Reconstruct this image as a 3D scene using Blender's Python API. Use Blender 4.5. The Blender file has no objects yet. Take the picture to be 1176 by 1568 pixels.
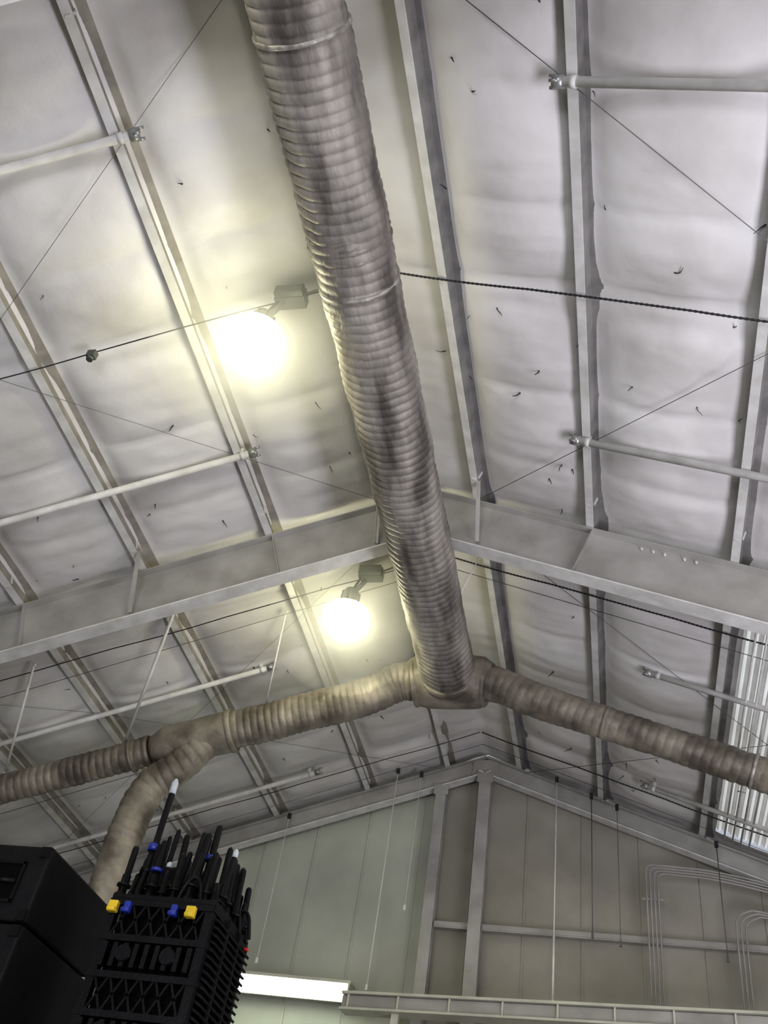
import bpy, math, random
from mathutils import Vector, Matrix, noise
random.seed(4)
CZ=1.6
RX=-2.4      # ridge x
SL=0.37      # roof slope
TH=math.atan(SL)
PB=9.6       # purlin bottom plane at ridge (relative to eye)
Y1=9.4; YG=17.0
HW=12.0
sc=bpy.context.scene
# ---------------------------------------------------------------- materials
def mat(name,col,col2=None,rough=.6,metal=0,nscale=3,bump=0,bscale=20,emit=0,ecol=None,stretch=(1,1,1),spec=.5,lo=.35,hi=.68):
    m=bpy.data.materials.new(name); m.use_nodes=True
    nt=m.node_tree; b=nt.nodes['Principled BSDF']
    b.inputs['Roughness'].default_value=rough; b.inputs['Metallic'].default_value=metal
    b.inputs['Specular IOR Level'].default_value=spec
    tc=nt.nodes.new('ShaderNodeTexCoord'); mp=nt.nodes.new('ShaderNodeMapping')
    mp.inputs['Scale'].default_value=stretch
    nt.links.new(tc.outputs['Object'],mp.inputs[0])
    n=nt.nodes.new('ShaderNodeTexNoise'); n.inputs['Scale'].default_value=nscale; n.inputs['Detail'].default_value=5
    nt.links.new(mp.outputs[0],n.inputs['Vector'])
    r=nt.nodes.new('ShaderNodeValToRGB')
    r.color_ramp.elements[0].position=lo; r.color_ramp.elements[1].position=hi
    c2=col2 or tuple(c*.82 for c in col)
    r.color_ramp.elements[0].color=(*c2,1); r.color_ramp.elements[1].color=(*col,1)
    nt.links.new(n.outputs['Fac'],r.inputs[0]); nt.links.new(r.outputs[0],b.inputs['Base Color'])
    if bump:
        n2=nt.nodes.new('ShaderNodeTexNoise'); n2.inputs['Scale'].default_value=bscale; n2.inputs['Detail'].default_value=4
        nt.links.new(mp.outputs[0],n2.inputs['Vector'])
        bp=nt.nodes.new('ShaderNodeBump'); bp.inputs['Strength'].default_value=bump; bp.inputs['Distance'].default_value=.02
        nt.links.new(n2.outputs['Fac'],bp.inputs['Height']); nt.links.new(bp.outputs[0],b.inputs['Normal'])
    if emit:
        b.inputs['Emission Color'].default_value=(*(ecol or col),1); b.inputs['Emission Strength'].default_value=emit
    return m
M_LINER=mat('white_vinyl_insulation',(.77,.755,.745),(.59,.57,.55),.5,0,.8,.5,4,lo=.3,hi=.6)
M_PAINT=mat('offwhite_painted_steel',(.74,.735,.72),(.58,.57,.55),.45,0,4,.05)
M_PWEB=mat('shaded_purlin_web',(.29,.28,.27),(.19,.185,.18),.6,0,4,.05)  # right-slope webs: shade painted into the base colour
M_PWEBL=mat('lit_purlin_web',(.40,.38,.33),(.28,.26,.23),.6,0,4,.05)  # left-slope copy of the web, painted lighter as the lit side
M_RAFT=mat('grey_painted_steel',(.44,.43,.41),(.32,.31,.29),.45,0,2,.05)
M_DARK=mat('dark_strand_steel',(.05,.05,.055),None,.5,.4,20)
M_ROD=mat('brace_cable_steel',(.18,.18,.18),None,.5,.5,20)
M_DUCT=mat('dusty_foil_duct',(.37,.345,.315),(.105,.094,.085),.55,.12,2.2,.45,14,stretch=(1.8,.4,1.8),lo=.36,hi=.64)
M_DUCTB=mat('brown_foil_duct',(.34,.305,.255),(.11,.095,.077),.52,.15,2.2,.4,14)
M_BAND=mat('foil_tape_band',(.50,.48,.45),(.25,.23,.2),.45,.3,9,.4,30)
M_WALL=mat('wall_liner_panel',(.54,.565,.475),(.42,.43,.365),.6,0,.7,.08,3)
M_WALLB=mat('wall_panel_brown',(.41,.39,.335),(.30,.285,.24),.6,0,.8,.08,3)  # browner, darker tone for the right-hand gable panels
M_TRIM=mat('cream_trim',(.62,.62,.52),(.5,.5,.42),.5,0,3)
M_BLACK=mat('black_plastic',(.006,.006,.007),(.003,.003,.004),.45,0,12,.1,60,spec=.2)
M_BLACK2=mat('black_painted_wood',(.007,.007,.008),(.004,.004,.005),.6,0,12,.2,120,spec=.2)
M_GRILL=mat('black_recess',(.002,.002,.002),None,.8,spec=.1)
M_WHITEP=mat('white_cap_plastic',(.42,.45,.47),None,.4)
M_BLUE=mat('blue_plastic',(.02,.04,.30),None,.35)
M_YEL=mat('yellow_plastic',(.7,.5,.03),None,.35)
M_RED=mat('red_plastic',(.6,.03,.02),None,.35)
M_ORG=mat('orange_wood_case',(.35,.13,.05),(.2,.07,.03),.6,0,5)
M_CONC=mat('concrete_floor',(.36,.35,.33),(.25,.245,.235),.7,0,.6,.2,8)
M_GALV=mat('galvanised_conduit',(.42,.43,.42),(.3,.31,.3),.35,.5,8)
M_ROPE=mat('white_rope',(.85,.84,.8),None,.8)
M_BOX=mat('grey_ballast_box',(.13,.145,.13),(.08,.085,.075),.4,.3)
M_LAMP=mat('lamp_glass_glow',(1,1,.9),None,.3,0,3,emit=29,ecol=(.98,.95,.64))
M_TUBE=mat('fluorescent_glow',(1,1,.9),None,.3,0,3,emit=10,ecol=(.92,1,.82))
M_SKY=mat('daylit_fibreglass',(.8,.85,.9),None,.4,0,3,emit=.33,ecol=(.97,.97,.93))
M_SKY2=mat('daylit_fibreglass_ridge',(.6,.6,.6),None,.4,0,3,emit=.08,ecol=(.95,.93,.85))  # dimmer copy; corrugation shading put into the emission
# ---------------------------------------------------------------- mesh builder
class MB:
    def __init__(s): s.v=[];s.f=[];s.m=[];s.sm=[]
    def box(s,c,size,ax=None,mi=0):
        c=Vector(c); ax=ax or (Vector((1,0,0)),Vector((0,1,0)),Vector((0,0,1)))
        h=[d/2 for d in size]; n=len(s.v)
        for sx in(-1,1):
            for sy in(-1,1):
                for sz in(-1,1):
                    s.v.append(c+ax[0]*h[0]*sx+ax[1]*h[1]*sy+ax[2]*h[2]*sz)
        for q in((0,1,3,2),(4,6,7,5),(0,4,5,1),(2,3,7,6),(0,2,6,4),(1,5,7,3)):
            s.f.append([n+i for i in q]); s.m.append(mi); s.sm.append(False)
    def beam(s,p,q,w,h,up=(0,0,1),mi=0):
        p=Vector(p);q=Vector(q);d=q-p;L=d.length;d.normalize();up=Vector(up)
        a=d.cross(up).normalized();u=a.cross(d).normalized()
        s.box((p+q)/2,(w,L,h),(a,d,u),mi)
    def sweep(s,pts,rad,seg=12,mi=0,cap=True,smooth=True,dfn=None):
        pts=[Vector(p) for p in pts]
        if not callable(rad):
            rr=rad; rad=lambda i,t:rr
        n0=len(s.v); prev=None; N=len(pts)
        for i,p in enumerate(pts):
            d=(pts[min(i+1,N-1)]-pts[max(i-1,0)]).normalized()
            if prev is None:
                ref=Vector((0,0,1)) if abs(d.z)<.9 else Vector((1,0,0))
                a=d.cross(ref).normalized()
            else:
                a=(prev-d*prev.dot(d)).normalized()
            prev=a; b=d.cross(a)
            r=rad(i,i/(N-1))
            for k in range(seg):
                an=2*math.pi*k/seg
                o=a*math.cos(an)+b*math.sin(an)
                rk=r+(dfn(p+o*r,i,an) if dfn else 0)
                s.v.append(p+o*rk)
        for i in range(N-1):
            for k in range(seg):
                k2=(k+1)%seg
                s.f.append([n0+i*seg+k,n0+i*seg+k2,n0+(i+1)*seg+k2,n0+(i+1)*seg+k]); s.m.append(mi); s.sm.append(smooth)
        if cap:
            s.f.append([n0+k for k in range(seg)][::-1]); s.m.append(mi); s.sm.append(False)
            s.f.append([n0+(N-1)*seg+k for k in range(seg)]); s.m.append(mi); s.sm.append(False)
    def tube(s,p,q,r,seg=10,mi=0): s.sweep([p,q],r,seg,mi)
    def lathe(s,c,prof,seg=28,mi=0,axis='z'):
        c=Vector(c); n0=len(s.v)
        for (r,z) in prof:
            for k in range(seg):
                an=2*math.pi*k/seg
                s.v.append(c+Vector((r*math.cos(an),r*math.sin(an),z)))
        for i in range(len(prof)-1):
            for k in range(seg):
                k2=(k+1)%seg
                s.f.append([n0+i*seg+k,n0+i*seg+k2,n0+(i+1)*seg+k2,n0+(i+1)*seg+k]); s.m.append(mi); s.sm.append(True)
    def obj(s,name,mats,parent=None):
        me=bpy.data.meshes.new(name)
        me.from_pydata([(v.x,v.y,v.z+CZ) for v in s.v],[],s.f)
        for m in mats: me.materials.append(m)
        me.polygons.foreach_set('material_index',s.m); me.polygons.foreach_set('use_smooth',s.sm)
        me.update()
        o=bpy.data.objects.new(name,me); sc.collection.objects.link(o)
        if parent: o.parent=parent
        return o
def zb(x,dz=0): return PB-SL*abs(x-RX)+dz     # underside of purlins
def resample(pts,step):
    pts=[Vector(p) for p in pts]; out=[pts[0]]; carry=0
    for a,b in zip(pts,pts[1:]):
        L=(b-a).length; t=step-carry
        while t<=L:
            out.append(a.lerp(b,t/L)); t+=step
        carry=L-(t-step)
    return out
def smoothpath(pts,it=3):
    pts=[Vector(p) for p in pts]
    for _ in range(it):
        o=[pts[0]]
        for a,b in zip(pts,pts[1:]): o+= [a.lerp(b,.25),a.lerp(b,.75)]
        o.append(pts[-1]); pts=o
    return pts
YF=-9.0
# ---------------------------------------------------------------- shell
OFF=[.7,2.25,4.0,5.7,7.4,9.1,10.8]
SKY=(4.2,5.6,9.7,16.7)
def liner_z(x,y):
    o=abs(x-RX); knots=OFF+[HW]
    if o<OFF[0]: t=.5+o/(2*OFF[0]); amp=.06
    else:
        amp=.19; t=0
        for a,b in zip(knots,knots[1:]):
            if a<=o<=b:
                t=(o-a-(.14 if x>RX else .04))/(b-a-.18); t=max(0,min(1,t)); break
    sag=(4*t*(1-t))**.6 if 0<t<1 else 0
    ph=((y-4.75)/1.22)%1.0
    pil=.58+.42*(4*ph*(1-ph))**.4
    ph2=((y-5.7)/5.0)%1.0
    d=min(ph2,1-ph2)*5
    pil*= .15+.85*min(1,d/.5)**.6
    for fy in (Y1,Y1-7.6,YG):
        pil*=min(1,.03+(abs(y-fy)/.9)**.7)
    w=noise.noise(Vector((x*.9,y*.7,1.3)))*.05+noise.noise(Vector((x*3,y*6,7)))*.013
    w+=.012*noise.noise(Vector((x*.7+y*.5,y*9,3.3)))
    return max(PB+.215-SL*o-amp*sag*pil+(w*sag), PB-SL*o+.0)
mb=MB(); nx=320; ny=440
xs=[RX-HW+2*HW*i/nx for i in range(nx+1)]; ys=[YF+(YG+.1-YF)*(j/ny) for j in range(ny+1)]
for y in ys:
    for x in xs: mb.v.append(Vector((x,y,liner_z(x,y))))
for j in range(ny):
    for i in range(nx):
        xc=(xs[i]+xs[i+1])/2-RX; yc=(ys[j]+ys[j+1])/2
        if SKY[0]<xc<SKY[1] and SKY[2]<yc<SKY[3]: continue
        a=j*(nx+1)+i
        mb.f.append([a,a+nx+1,a+nx+2,a+1]); mb.m.append(0); mb.sm.append(True)
mb.obj('ceiling',[M_LINER])
# corrugated skylight
mb=MB(); n=60
for i in range(n+1):
    o=SKY[0]-.1+(SKY[1]-SKY[0]+.2)*i/n; dz=.03*(1 if i%4<2 else -1)
    for y in (SKY[2]-.1,SKY[3]+.1): mb.v.append(Vector((RX+o,y,PB+.30-SL*o+dz)))
for i in range(n): mb.f.append([2*i,2*i+1,2*i+3,2*i+2]); mb.m.append(0 if i%4>1 else 1); mb.sm.append(False)
mb.obj('window_1_skylight',[M_SKY,M_SKY2])
def eave(x): return PB+.22-SL*abs(x-RX)
# back wall (gable)
mb=MB()
def gable(mb,y,xa,xb,z0,mi):
    pts=[(xa,z0),(xb,z0),(xb,eave(xb))]+([(RX,eave(RX))] if xa<RX<xb else [])+[(xa,eave(xa))]
    n=len(mb.v)
    for x,z in pts: mb.v.append(Vector((x,y,z)))
    mb.f.append([n+i for i in range(len(pts))]); mb.m.append(mi); mb.sm.append(False)
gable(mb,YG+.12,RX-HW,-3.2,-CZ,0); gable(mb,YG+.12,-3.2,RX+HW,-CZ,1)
x=-13.8
while x<9:
    if abs(x+3.2)>.2:
        z1=eave(x)-.1
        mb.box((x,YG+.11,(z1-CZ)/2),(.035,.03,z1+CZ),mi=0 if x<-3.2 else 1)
    x+=1.02
mb.obj('wall_back',[M_WALL,M_WALLB])
for nm,xw in(('wall_left',RX-HW),('wall_right',RX+HW)):
    mb=MB(); h=eave(RX+HW)+CZ
    mb.box((xw,(YF+YG)/2,h/2-CZ),(.06,YG-YF+.2,h))
    for k in range(26): mb.box((xw+(.05 if xw<0 else -.05),YF+k+.5,h/2-CZ),(.04,.06,h))
    mb.obj(nm,[M_WALL])
mb=MB()   # unseen front wall; big door opening added to let light in
for xa,xb in((RX-HW,-8),(3.2,RX+HW)):
    gable(mb,YF,xa,xb,-CZ,0)
n=len(mb.v)
for p in((-8,3.4),(3.2,3.4),(3.2,eave(3.2)),(RX,eave(RX)),(-8,eave(-8))): mb.v.append(Vector((p[0],YF,p[1])))
mb.f.append([n+i for i in range(5)]); mb.m.append(0); mb.sm.append(False)
mb.obj('wall_front',[M_WALL])
mb=MB(); mb.box((RX,(YF+YG)/2,-CZ-.05),(2*HW+.2,YG-YF+.4,.1)); mb.obj('floor',[M_CONC])
# ---------------------------------------------------------------- purlins
for sgn in(-1,1):
    u=Vector((sgn*math.cos(TH),0,-math.sin(TH))); nrm=Vector((sgn*math.sin(TH),0,math.cos(TH))); yv=Vector((0,1,0))
    for o in OFF:
        mb=MB(); L=YG-YF; yc=(YG+YF)/2
        p0=Vector((RX+sgn*o,yc,PB-SL*o)); fu=u*sgn      # flanges all turn the same way
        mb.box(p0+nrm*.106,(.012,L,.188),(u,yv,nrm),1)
        mb.box(p0-fu*.045+nrm*.006,(.10,L,.012),(u,yv,nrm))
        mb.box(p0-fu*.092+nrm*.018,(.010,L,.03),(u,yv,nrm))
        mb.box(p0+fu*.07+nrm*.197,(.14,L,.010),(u,yv,nrm),1)  # widened dark strip, added to paint the shaded band beside the web
        for fy in(Y1,Y1-7.6):
            for dy in(-.5,.5):
                mb.box(p0+Vector((0,fy+dy-yc,0))+fu*.012+nrm*.1,(.02,.03,.12),(u,yv,nrm))
                mb.box(p0+Vector((0,fy+dy-yc,0))-fu*.045-nrm*.004,(.06,.03,.012),(u,yv,nrm))
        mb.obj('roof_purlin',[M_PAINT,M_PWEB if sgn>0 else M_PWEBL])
# ---------------------------------------------------------------- rafters
def rafter(y,depth,fw,name,matl,plates=True):
    mb=MB()
    for sgn in(-1,1):
        u=Vector((sgn*math.cos(TH),0,-math.sin(TH))); nrm=Vector((sgn*math.sin(TH),0,math.cos(TH))); yv=Vector((0,1,0))
        Ls=HW/math.cos(TH)
        dd=depth*math.cos(TH)
        mid=Vector((RX,y,PB-.01))+u*(Ls/2)
        mb.box(mid-nrm*dd/2,(Ls,.014,dd),(u,yv,nrm))
        mb.box(mid-nrm*.01,(Ls,fw,.02),(u,yv,nrm))
        mb.box(mid-nrm*(dd-.01),(Ls,fw,.022),(u,yv,nrm),1)
        if plates:
            for s in (2.25,5.7,9.1):
                q=Vector((RX,y,PB-.01))+u*(s/math.cos(TH))
                mb.box(q-nrm*dd/2,(.012,fw*.9,dd),(u,yv,nrm))
            if sgn>0:
              for s in(3.05,3.2,3.35,3.6,3.75):
                q=Vector((RX,y-.02,PB-.1))+u*s
                mb.sweep([q+Vector((0,-.02,0)),q+Vector((0,.01,0))],.018,8,1)
        xe=RX+sgn*(HW-.35)
        mb.beam((xe,y,-CZ),(xe,y,eave(xe)-.3),.5 if plates else .2,.2,(0,1,0))
    if plates:
        mb.box((RX-.02,y,PB-depth/2-.02),(.022,fw+.06,depth+.12)); mb.box((RX+.02,y,PB-depth/2-.02),(.022,fw+.06,depth+.12))
        for z in(.12,.25,.6,.75):
            for dy in(-.07,.07):
                mb.sweep([(RX-.06,y+dy,PB-z),(RX+.06,y+dy,PB-z)],.015,8)
    else:
        mb.box((RX,y-.02,PB-depth/2-.05),(.5,.03,depth*.9))
    mb.obj(name,[matl,M_PAINT])
rafter(Y1,.86,.22,'roof_rafter_beam',M_RAFT)
rafter(Y1-7.6,.86,.22,'roof_rafter_beam',M_RAFT)
rafter(YG-.18,.38,.2,'gable_rafter_beam',M_RAFT,False)
# flange braces
mb=MB()
for sgn in(-1,1):
    for o in(.7,4.0,7.4):
        x=RX+sgn*o
        if sgn>0 and o==4.0: continue
        for dy in(-.45,):
            mb.beam((x,Y1+dy,zb(x)+.03),(x,Y1-.09,zb(x)-.78),.05,.012,(1,0,0)); 
            mb.beam((x+.022,Y1+dy,zb(x)+.03),(x+.022,Y1-.09,zb(x)-.78),.012,.05,(1,0,0))
mb.obj('rafter_flange_braces',[M_RAFT])
# ---------------------------------------------------------------- strut tubes
def strut(y,o0,sgn,r=.048,o1=10.8):
    mb=MB(); xa=RX+sgn*o0; xb=RX+sgn*o1; dz=-.05
    a=Vector((xa,y,zb(xa,dz))); b=Vector((xb,y,zb(xb,dz)))
    d=(b-a).normalized()
    mb.tube(a-d*.16,b,r,14,0)
    mb.tube(a-d*.22,a-d*.12,r*1.35,14,1)
    mb.tube(a-d*.06,a-d*.0,r*1.2,14,0)
    for k in range(3):
        an=k*2.1; c=a-d*.18+Vector((0,math.cos(an)*.06,math.sin(an)*.06)); mb.tube(c,c-d*.08,.017,6,1)
    mb.beam(a+Vector((0,0,.05)),a+Vector((0,0,.13)),.05,.05,(1,0,0),0)
    mb.obj('roof_strut_pipe',[M_PAINT,M_GALV])
for y in(3.45,7.75):
    for s in(-1,1): strut(y,2.25,s)
for y in(12.15,15.55):
    for s in(-1,1): strut(y,3.15,s,.042)
# sag strands
for y in(5.7,10.7,15.8,.7):
    for s in(-1,1):
        mb=MB(); o1=10.8; pts=[]
        N=420
        for i in range(N+1):
            o=.02+o1*i/N
            pts.append((RX+s*o,y+.01*math.sin(o*2),PB-.03-SL*o-.012*abs(math.sin(o*1.9))))
        if s>0: mb.sweep(pts,lambda i,t:.009+.006*(i%2),8)
        else: mb.sweep(pts,.008,8)
        mb.obj('sag_cable_strand',[M_DARK])
mb=MB()
for y in(10.95,13.9,16.2):
    for s in(-1,1):
        mb.tube((RX,y,PB-.06),(RX+s*10.5,y+.15,PB-.06-SL*10.5),.005,6)
mb.obj('thin_tie_wires',[M_ROD])
# X bracing rods
mb=MB()
def rod(xa,ya,xb,yb,r=.0048):
    mb.tube((xa,ya,zb(xa,-.03)),(xb,yb,zb(xb,-.03)),r,6)
for s in(-1,1):
    f=lambda o:RX+s*o
    for dy in(0,7.6):
        r_=.0045 if s>0 else .003
        rod(f(.3),1.95+dy,f(5.7),6.3+dy,r_); rod(f(.7),9.35+dy-.1,f(5.7),4.5+dy,r_)
        rod(f(5.7),6.3+dy,f(9.1),9.1+dy,r_); rod(f(5.7),4.5+dy,f(9.1),2.0+dy,r_)
mb.obj('roof_bracing_cables',[M_ROD])
# ---------------------------------------------------------------- ducts
def ribbed(mb,path,R,pitch,amp,seg=36,mi=0,wr=.012,seed=0,step=None,rf=None):
    st=step or pitch/8
    P=resample(path,st)
    def rad(i,t):
        return rf(t) if rf else R
    def dfn(p,i,an):
        s_=i*st+pitch*an/(2*math.pi)      # helical wire
        a=amp*(.8+.5*noise.noise(p*1.7+Vector((9,seed,0))))
        return a*(abs(math.sin(math.pi*s_/pitch))**.45-.6)+wr*noise.noise(p*2.2+Vector((seed,0,0)))+wr*.8*noise.noise(Vector((p.x*7,p.y*4+seed,p.z*7)))
    mb.sweep(P,rad,seg,mi,True,True,dfn)
def collar(mb,p,d,R,w=.06,mi=1,seg=36):
    p=Vector(p);d=Vector(d).normalized()
    mb.sweep([p-d*w/2,p-d*w*.35,p+d*w*.35,p+d*w/2],lambda i,t:R if i in(1,2) else R-.02,seg,mi,True,True,lambda p,i,an:.008*noise.noise(p*9))
DZ=8.28
mb=MB()
ribbed(mb,[(RX,-6,DZ),(RX,12.05,DZ)],.412,.112,.027,44,0,.020)
for y,w in((2.55,.05),(5.0,.05),(-.5,.05)): collar(mb,(RX,y,DZ),(0,1,0),.431,w,1,44)
P=resample([(RX,4.35,DZ),(RX,4.62,DZ)],.01)
mb.sweep(P,.417,44,0,True,True,lambda p,i,an:.03*noise.noise(Vector((p.x*14,p.y*20,p.z*14))))
collar(mb,(RX,11.98,DZ),(0,1,0),.455,.14,2)
hub=[(RX-.62,12.22,DZ-.03),(RX-.5,12.22,DZ),(RX-.35,12.22,DZ),(RX,12.22,DZ),(RX+.35,12.22,DZ),(RX+.5,12.22,DZ),(RX+.62,12.22,DZ-.03)]
rr=[.33,.40,.42,.43,.42,.40,.32]
mb.sweep(hub,lambda i,t:rr[i],40,2,True,True,lambda p,i,an:.02*noise.noise(p*6))
collar(mb,(RX-.55,12.22,DZ-.03),(1,0,.15),.385,.09,2); collar(mb,(RX+.55,12.22,DZ-.03),(-1,0,.15),.36,.09,2)
YB=12.22
def lz(x): return 8.1-.33*(-3.3-x)
L1=smoothpath([(RX-.5,YB,DZ),(RX-.85,YB,DZ-.02),(-3.6,YB,lz(-3.6)),(-4.4,YB,lz(-4.4)),(-5.75,YB,lz(-5.75))])
ribbed(mb,L1,.29,.11,.024,32,3,.016,3)
def seg(xa,xb,R,pitch,amp,rf=None,mi=3,sd=1): ribbed(mb,[(xa,YB,lz(xa)),(xb,YB,lz(xb))],R,pitch,amp,32,mi,.014,sd,rf=rf)
dl=(-1,0,-.33)
collar(mb,(-5.78,YB,lz(-5.78)),dl,.34,.10,2)
mb.sweep(resample([(-5.8,YB,lz(-5.8)),(-7.0,YB,lz(-7.0))],.05),lambda i,t:.325 if t<.8 else .325-.10*(t-.8)/.2,32,3,True,True,lambda p,i,an:.012*noise.noise(p*5))
collar(mb,(-7.05,YB,lz(-7.05)),dl,.26,.07,2); collar(mb,(-7.3,YB,lz(-7.3)),dl,.26,.04,2)
seg(-7.05,-13.6,.225,.12,.032,sd=5)
D1=smoothpath([(-6.1,YB,lz(-6.1)-.02),(-6.45,YB,6.62),(-6.85,YB,6.3),(-6.95,YB,5.7),(-6.97,YB,4.6)])
ribbed(mb,D1+[Vector((-6.97,YB,-1.4))],.26,.14,.026,28,3,.02,8)
mb.box((-6.97,YB,-1.25),(.9,.9,.7),mi=2)
def rz(x): return 8.12-.352*(x+1.5)
R1=smoothpath([(RX+.5,YB,DZ),(RX+.8,YB,DZ-.05),(-1.2,YB,rz(-1.2)),(-.4,YB,rz(-.4)),(.6,YB,rz(.6)),(8.8,YB,rz(8.8))])
ribbed(mb,R1,.24,.13,.018,32,3,.014,12,rf=lambda t:.28-.05*min(1,t*5))
collar(mb,(-.05,YB,rz(-.05)),(1,0,-.352),.245,.06,2); collar(mb,(1.9,YB,rz(1.9)),(1,0,-.352),.25,.05,1)
mb.obj('ventilation_duct',[M_DUCT,M_BAND,M_DUCTB,M_DUCTB])
def hanger(pts,r=.012,name='duct_hanger_rope',m=M_ROPE):
    mb=MB()
    for a,b in zip(pts,pts[1:]): mb.tube(a,b,r,8)
    p=Vector(pts[0]); mb.box(p,(.05,.05,.04)); mb.box(pts[-1],(.03,.03,.05))
    mb.obj(name,[m])
hanger([(-6.15,10.0,zb(-6.15)),(-7.45,12.1,6.95)],.026)
hanger([(-4.87,11.0,zb(-4.87)),(-5.3,12.15,7.7)],.014)
hanger([(-8.5,10.6,zb(-8.5)),(-9.3,12.1,6.35)],.022)
for y in(10.2,): 
    for s in(-1,1): hanger([(RX+s*.7,y,zb(RX+.7)),(RX+s*.40,y,DZ+.1)],.008)
for x,y,z0,z1,r in((-4.05,16.4,5.0,9.0,.010),(-.98,16.3,5.0,8.9,.011),(-.35,16.3,6.1,8.6,.008),(1.75,16.3,5.9,7.8,.008),(-6.1,16.5,5.3,8.0,.006),(-3.6,16.5,6.4,9.0,.005),(.1,16.3,6.0,8.4,.005)):
    mb=MB(); mb.tube((x,y,z0),(x,y,z1),r,8); mb.box((x,y,z0),(.04,.04,.09)); 
    if z0<5.1 and x>-2: mb.tube((x,y,z0),(x,y,z0+1.1),r*1.8,8)
    mb.box((x,y,z1),(.06,.06,.10),mi=1); mb.obj('hanging_rope',[M_ROPE if x<-.5 else M_ROD,M_DARK])
# ---------------------------------------------------------------- lamps
M_GLOW=bpy.data.materials.new('lamp_bloom_volume'); M_GLOW.use_nodes=True  # scatter volume added around the lamps to imitate bloom
nt=M_GLOW.node_tree; nt.nodes.remove(nt.nodes['Principled BSDF'])
vs=nt.nodes.new('ShaderNodeVolumeScatter'); vs.inputs['Density'].default_value=.2; vs.inputs['Color'].default_value=(1,1,1,1)
nt.links.new(vs.outputs[0],nt.nodes['Material Output'].inputs['Volume'])
def lamp(x,y,z,bloom=False):
    e=bpy.data.objects.new('high_bay_lamp',None); sc.collection.objects.link(e)
    mb=MB()
    mb.lathe((x,y,z),[(0.001,.50),(.10,.50),(.13,.44),(.13,.26),(.16,.20),(.25,.15),(.29,.12),(.28,.11),(.2,.13),(.001,.14)],32,0)
    for k in range(8):
        a=k*math.pi/4; mb.box((x+.14*math.cos(a),y+.14*math.sin(a),z+.35),(.02,.02,.16),mi=0)
    top=zb(x)+.02
    mb.tube((x,y,z+.48),(x+.1,y,top-.1),.02,8,0)
    mb.tube((x+.05,y+.02,z+.5),(x+.2,y-.03,top-.16),.035,10,0)
    zb_=zb(x+.33)-.02
    mb.box((x+.25,y,zb_-.09),(.34,.24,.15),mi=1); mb.box((x+.25,y,zb_-.09),(.36,.10,.17),mi=1)
    mb.tube((x+.42,y,zb_-.05),(x+1.0,y,zb(x+1.0)-.03),.014,8,0)
    mb.obj('lamp_housing',[M_BOX,M_BOX],e)
    mb=MB()
    prof=[(.001,-.27)]+[(.34*math.sin(a),-.0-.27*math.cos(a)) for a in [i*math.pi*.62/12 for i in range(1,13)]]+[(.001,.11)]
    mb.lathe((x,y,z),prof,20,0)
    mb.obj('lamp_glass',[M_LAMP],e)
    if bloom:
        mb=MB(); R=1.15; mb.lathe((x,y,z),[(max(.001,R*math.sin(a)),-R*math.cos(a)) for a in [i*math.pi/16 for i in range(17)]],32,0)
        mb.obj('lamp_bloom_sphere',[M_GLOW],e)  # added sphere that carries the imitated lamp bloom
for y in(5.66,10.6,.66):
    lamp(-3.74,y,8.28,y>5)
for y in(5.66,-1): lamp(5.6,y,5.9)  # unseen right-hand row, added to light the right slope
mb=MB(); mb.box((-5.75,5.7,zb(-5.75)-.08),(.10,.08,.10)); mb.sweep([(-5.75,5.7,zb(-5.75)-.17),(-5.75,5.7,zb(-5.75)-.10)],.04,12); mb.obj('smoke_sensor',[M_BOX])
# ---------------------------------------------------------------- gable wall structure
def column(x,w,z0=-CZ):
    mb=MB(); z1=zb(x)-.38; y=YG-.18; h=z1-z0; zc=(z0+z1)/2
    mb.box((x,y-.1,zc),(w,.018,h)); mb.box((x,y+.1,zc),(w,.018,h)); mb.box((x,y,zc),(.014,.2,h))
    mb.box((x,y-.1,z1-.1),(w+.08,.03,.2)); mb.obj('gable_wall_column',[M_RAFT])
column(-2.38,.23); column(-3.22,.2); column(-9.5,.22); column(4.6,.22)
def girt(xa,xb,z):
    mb=MB(); y=YG-.05
    mb.box(((xa+xb)/2,y,z),(xb-xa,.16,.012)); mb.box(((xa+xb)/2,y-.08,z+.04),(xb-xa,.012,.08)); mb.box(((xa+xb)/2,y-.08,z-.02),(xb-xa,.014,.02),mi=0)
    mb.obj('wall_girt',[M_RAFT])
girt(-3.12,-2.5,6.28); girt(-2.27,9.4,6.28); girt(-14,9.4,2.6)
mb=MB()
for k in range(4):
    x=.56+k*.065; zt=7.50-.05*k
    mb.sweep(smoothpath([(x,16.6,-CZ+.2),(x,16.6,zt-.25),(x,16.6,zt),(x+.25,16.6,zt),(1.9,16.6,zt-.05),(4,16.6,zt-.55),(8,16.6,zt-2.0)],3),.017,8)
for z in(4,5.2,6.9): mb.box((.66,16.63,z),(.34,.03,.04))
mb.obj('electrical_conduit_bundle',[M_RAFT])
mb=MB()
for k in range(3):
    x=1.95+k*.07; zt=6.75-.05*k
    mb.sweep(smoothpath([(x,16.6,-CZ+.2),(x,16.6,zt-.3),(x+.05,16.6,zt),(x+.5,16.6,zt+.12),(8,16.6,zt-1.6)],3),.017,8)
mb.obj('electrical_conduit_bundle',[M_RAFT])
mb=MB()
for k in range(4):
    o=4.3+k*.13
    mb.tube((RX+o,10,zb(RX+o)-.05),(RX+o,16.5,zb(RX+o)-.05),.016,8)
mb.obj('roof_conduit_run',[M_PAINT])
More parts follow.
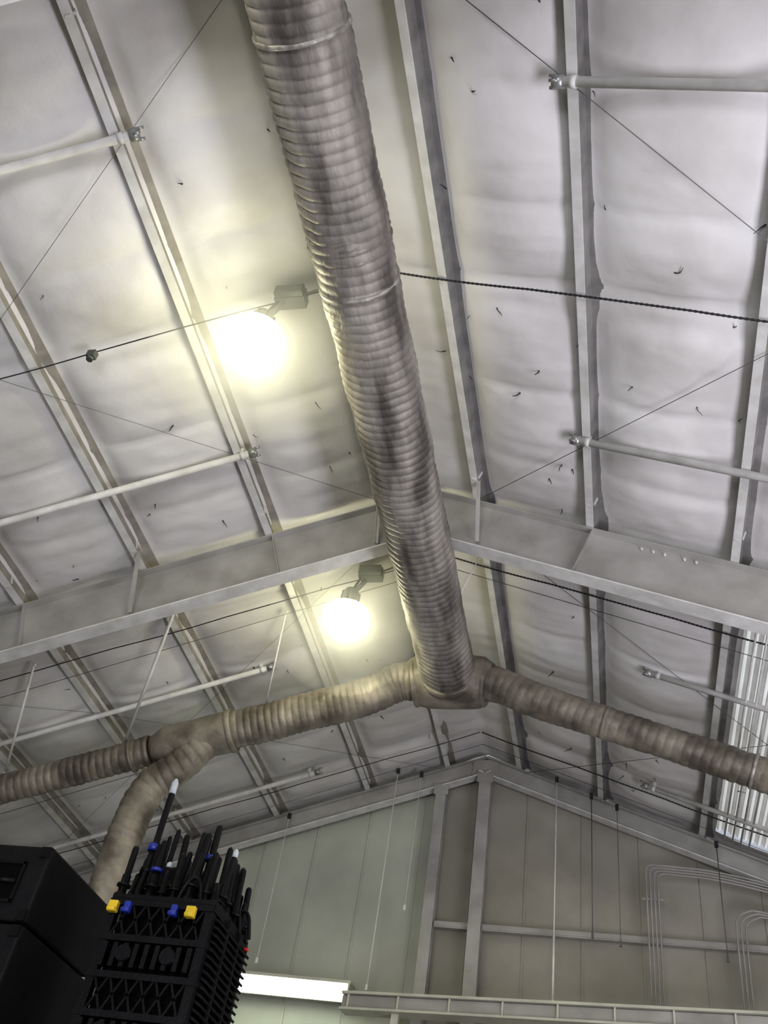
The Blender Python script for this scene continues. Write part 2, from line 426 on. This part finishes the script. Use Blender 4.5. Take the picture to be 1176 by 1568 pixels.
# door header track at the bottom
mb=MB()
a=Vector((-4.35,16.2,4.80)); b=Vector((7.5,14.8,4.86))
d=(b-a).normalized(); up=Vector((0,0,1))
mb.beam(a,b,.30,.04,(0,0,1),0); mb.beam(a-up*.13,b-up*.13,.16,.20,(0,0,1),1); mb.beam(a-up*.25,b-up*.25,.34,.035,(0,0,1),0)
L=(b-a).length
for i in range(14):
    p=a+d*(.1+i*L/14); mb.box(p-up*.13,(.03,.24,.22),mi=0)
for i in(1,6,11):
    p=a+d*(i*L/13); mb.beam(p-up*.2,Vector((p.x,p.y,-CZ)),.12,.12,(0,1,0),0)
mb.obj('sliding_door_track',[M_TRIM,M_RAFT])
# fluorescent strip fixture
e=bpy.data.objects.new('fluorescent_strip_light',None); sc.collection.objects.link(e)
mb=MB(); mb.box((-5.5,16.62,5.08),(2.3,.32,.05)); mb.box((-5.5,16.75,4.95),(2.3,.06,.24)); mb.box((-4.38,16.62,4.95),(.03,.3,.26)); mb.box((-6.64,16.62,4.95),(.03,.3,.26))
mb.box((-4.7,16.88,5.1),(.05,.4,.05)); mb.box((-6.3,16.88,5.1),(.05,.4,.05)); mb.obj('fixture_tray',[M_TRIM],e)
mb=MB()
mb.tube((-6.6,16.55,4.99),(-4.42,16.55,4.99),.055,10); mb.tube((-6.6,16.62,4.88),(-4.42,16.62,4.88),.055,10); mb.obj('tubes',[M_TUBE],e)
# ---------------------------------------------------------------- torn tape scraps
mb=MB()
for i in range(130):
    x=random.uniform(-9.5,3); y=random.uniform(2.5,16.5)
    if i%4==0: y=(round((y-4.75)/1.22))*1.22+4.75+random.uniform(-.1,.1)
    z=liner_z(x,y)
    if abs(x-RX)<.5: continue
    L=random.uniform(.015,.06) if x<RX else random.uniform(.02,.08); a=random.uniform(0,6.28); p=Vector((x,y,z-.005)); pts=[p]
    for k in range(5):
        a+=random.uniform(-.6,.6); p=p+Vector((math.cos(a)*L*.35,math.sin(a)*L*.35,-.012)); pts.append(p)
    w=random.uniform(.004,.011)
    mb.sweep(pts,lambda i,t:w*(1-.6*t),6)
mb.obj('torn_tape_scraps',[M_DARK])
# ---------------------------------------------------------------- speaker stack
def bevel(o,w=.012,s=2):
    m=o.modifiers.new('b','BEVEL'); m.width=w; m.segments=s; m.limit_method='ANGLE'
e=bpy.data.objects.new('loudspeaker_stack',None); sc.collection.objects.link(e)
x1=-2.60; W=1.05; y0=3.96; dp=.72; tops=[(1.70,1.345),(1.335,.62),(.61,-.45)]
for i,(zt,zl) in enumerate(tops):
    mb=MB(); mb.box((x1-W/2,y0+dp/2,(zt+zl)/2),(W,dp,zt-zl)); o=mb.obj('cabinet_%d'%(i+1),[M_BLACK2],e); bevel(o)
    mb=MB(); zc=(zt+zl)/2; h=(zt-zl)
    hx=x1-.20
    for dx,dz,sx,sz in((0,.09,.19,.015),(0,-.09,.19,.015),(-.09,0,.015,.19),(.09,0,.015,.19)):
        mb.box((hx+dx,y0-.004,zc+dz),(sx,.014,sz))
    mb.box((hx,y0-.002,zc),(.165,.006,.165),mi=1); mb.tube((hx-.08,y0-.012,zc),(hx+.08,y0-.012,zc),.012,8,0)
    mb.box((x1-.68,y0-.01,zc),(.62,.02,h*.85),mi=1)
    for k in range(9): mb.box((x1-.68,y0-.022,zc-h*.38+k*h*.095),(.6,.004,.008),mi=0)
    for cx in(x1-.03,x1-W+.03):
        for cz in(zt-.03,zl+.03): mb.box((cx,y0-.003,cz),(.05,.01,.05),mi=0)
    mb.obj('front_hardware_%d'%(i+1),[M_BLACK,M_GRILL],e)
mb=MB(); mb.box((x1-W/2,y0+dp/2,-1.05),(1.3,.9,1.1)); mb.box((x1-W/2,y0+dp/2,-.48),(1.34,.94,.04),mi=0)
for k in range(4): mb.box((x1-W/2-.6+k*.4,y0+dp/2-.46,-1.05),(.03,.02,1.1),mi=1)
mb.obj('plinth',[M_BLACK2,M_GALV],e)
# ---------------------------------------------------------------- antenna rack
e=bpy.data.objects.new('antenna_equipment_rack',None); sc.collection.objects.link(e)
xa,xb=-2.235,-1.727; ya,yb=4.0,4.50; zt=1.50; zl=-.35
mb=MB()
mb.box(((xa+xb)/2,(ya+yb)/2+.02,(zt+zl)/2-.02),(xb-xa-.07,yb-ya-.07,zt-zl-.04),mi=1)
for x in(xa+.02,xb-.02):
    for y in(ya+.02,yb-.02): mb.box((x,y,(zt+zl)/2),(.04,.04,zt-zl))
z=zt-.015; row=0
while z>zl:
    for y in(ya+.01,yb-.01): mb.box(((xa+xb)/2,y,z),(xb-xa,.03,.028))
    for x in(xa+.01,xb-.01): mb.box((x,(ya+yb)/2,z),(.03,yb-ya,.028))
    if row%2==0:
        for k in range(6):
            x0=xa+.04+k*(xb-xa-.08)/6; x2=x0+(xb-xa-.08)/6
            mb.beam((x0,ya+.005,z),(x2,ya+.005,z-.15),.010,.010,(0,1,0)); mb.beam((x2,ya+.005,z),(x0,ya+.005,z-.15),.010,.010,(0,1,0))
    else:
        for k in range(9): mb.box((xa+.05+k*.05,ya+.0,z-.075),(.022,.03,.10))
        for cx in(xa+.15,xb-.15): mb.sweep([(cx,ya-.03,z-.07),(cx,ya+.02,z-.07)],.035,14)
    z-=.155; row+=1
z=zt-.05
while z>zl:
    mb.beam((xb+.012,ya+.04,z),(xb+.012,yb-.02,z),.035,.010,(.5,0,1)); z-=.031
for y in(ya+.17,ya+.33): mb.box((xb+.018,y,(zt+zl)/2),(.012,.02,zt-zl))
o=mb.obj('frame',[M_BLACK,M_GRILL],e)
mb=MB()
for x,mi in((xa+.03,0),(xa+.10,1),(xb-.18,1),(xb-.10,0)):
    s=.045 if mi==0 else .03
    mb.box((x,ya-.018,zt-.045),(s,.03,.05),mi=mi); mb.tube((x-.02,ya-.035,zt-.06),(x+.02,ya-.035,zt-.06),.012,8,mi)
mb.box((xb+.02,yb-.06,zt-.03),(.02,.03,.012),mi=2)
o=mb.obj('latches',[M_YEL,M_BLUE,M_RED],e); bevel(o,.005)
mb=MB()
mb.box(((xa+xb)/2,(ya+yb)/2,zt+.012),(xb-xa,yb-ya,.02))
def antenna(x,y,h,r,tip,ring=None,lean=0):
    b=Vector((x,y,zt)); q=Vector((x+lean,y,zt+h))
    mb.sweep([b,b.lerp(q,.12),b.lerp(q,.13),b.lerp(q,.45),b.lerp(q,.46),b.lerp(q,.9),b.lerp(q,.97),q],lambda i,t:[r*1.6,r*1.6,r*1.1,r*1.1,r*.85,r*.85,r*.75,r*.3][i],10,0)
    if tip: mb.sweep([b.lerp(q,.88),b.lerp(q,.97),q+Vector((0,0,.004))],lambda i,t:r*[.95,.95,.4][i],10,1)
    mb.sweep([b.lerp(q,.25),b.lerp(q,.29)],r*1.8,10,0)
    if ring: mb.sweep([b.lerp(q,ring),b.lerp(q,ring+.05)],r*1.6,10,2)
antenna(-2.17,4.12,.66,.019,True,.42); antenna(-1.90,4.2,.47,.020,False,.6)
for i in range(8):
    for j in range(7):
        x=xa+.03+(xb-xa-.06)*(i+random.uniform(-.3,.3))/7; y=ya+.05+(yb-ya-.1)*(j+random.uniform(-.3,.3))/6
        antenna(x,y,random.uniform(.15,.40)*(1 if .3<i<6.5 else .8),random.uniform(.013,.021),random.random()<.16,.5 if random.random()<.04 else None,random.uniform(-.02,.02))
for i in range(14):
    x=random.uniform(xa+.05,xb-.05); y=random.uniform(ya,yb)
    mb.sweep(smoothpath([(x,y,zt),(x+.03,y,zt+.12),(x+.09,y,zt+.13),(x+.12,y,zt)],2),.009,6,0)
mb.obj('antennas',[M_BLACK,M_WHITEP,M_BLUE],e)
mb=MB(); mb.box((-1.98,4.25,-.98),(.8,.8,1.22)); 
for z in(-1.5,-.95,-.42): mb.box((-1.98,4.25,z),(.83,.83,.04),mi=1)
mb.obj('road_case',[M_ORG,M_GALV],e)
# ---------------------------------------------------------------- lights
def area(name,loc,rot,sx,sy,e,col):
    l=bpy.data.lights.new(name,'AREA'); l.shape='RECTANGLE'; l.size=sx; l.size_y=sy; l.energy=e; l.color=col
    o=bpy.data.objects.new(name,l); o.location=loc; o.rotation_euler=rot; sc.collection.objects.link(o)
area('front_opening_fill',(-.6,YF+.1,2.4),(math.radians(90),0,0),7.4,4.6,850,(.93,.93,1))  # added cool fill standing in the unseen front opening
area('right_bay_fill',(6.0,4.5,1.0),(math.radians(180),math.radians(-8),0),3,8,800,(.90,.88,1))  # added upward fill for the right slope, no fixture behind it
w=bpy.data.worlds.new('w'); sc.world=w; w.use_nodes=True
w.node_tree.nodes['Background'].inputs[0].default_value=(.75,.8,.9,1); w.node_tree.nodes['Background'].inputs[1].default_value=.5
# ---------------------------------------------------------------- camera
cam=bpy.data.cameras.new('cam'); co=bpy.data.objects.new('camera',cam); sc.collection.objects.link(co); sc.camera=co
cam.sensor_fit='VERTICAL'; cam.sensor_height=36; cam.lens=1440/1568*36; cam.clip_start=.05
f=Vector((-.228,.694,.683)).normalized(); r=Vector((.973,.179,.143)); r=(r-f*r.dot(f)).normalized(); u=r.cross(f)
m=Matrix((r,u,-f)).transposed().to_4x4(); m.translation=Vector((0,0,CZ)); co.matrix_world=m
sc.view_settings.view_transform='Standard'; sc.view_settings.exposure=.1
try: sc.view_settings.look='Medium High Contrast'
except Exception: pass
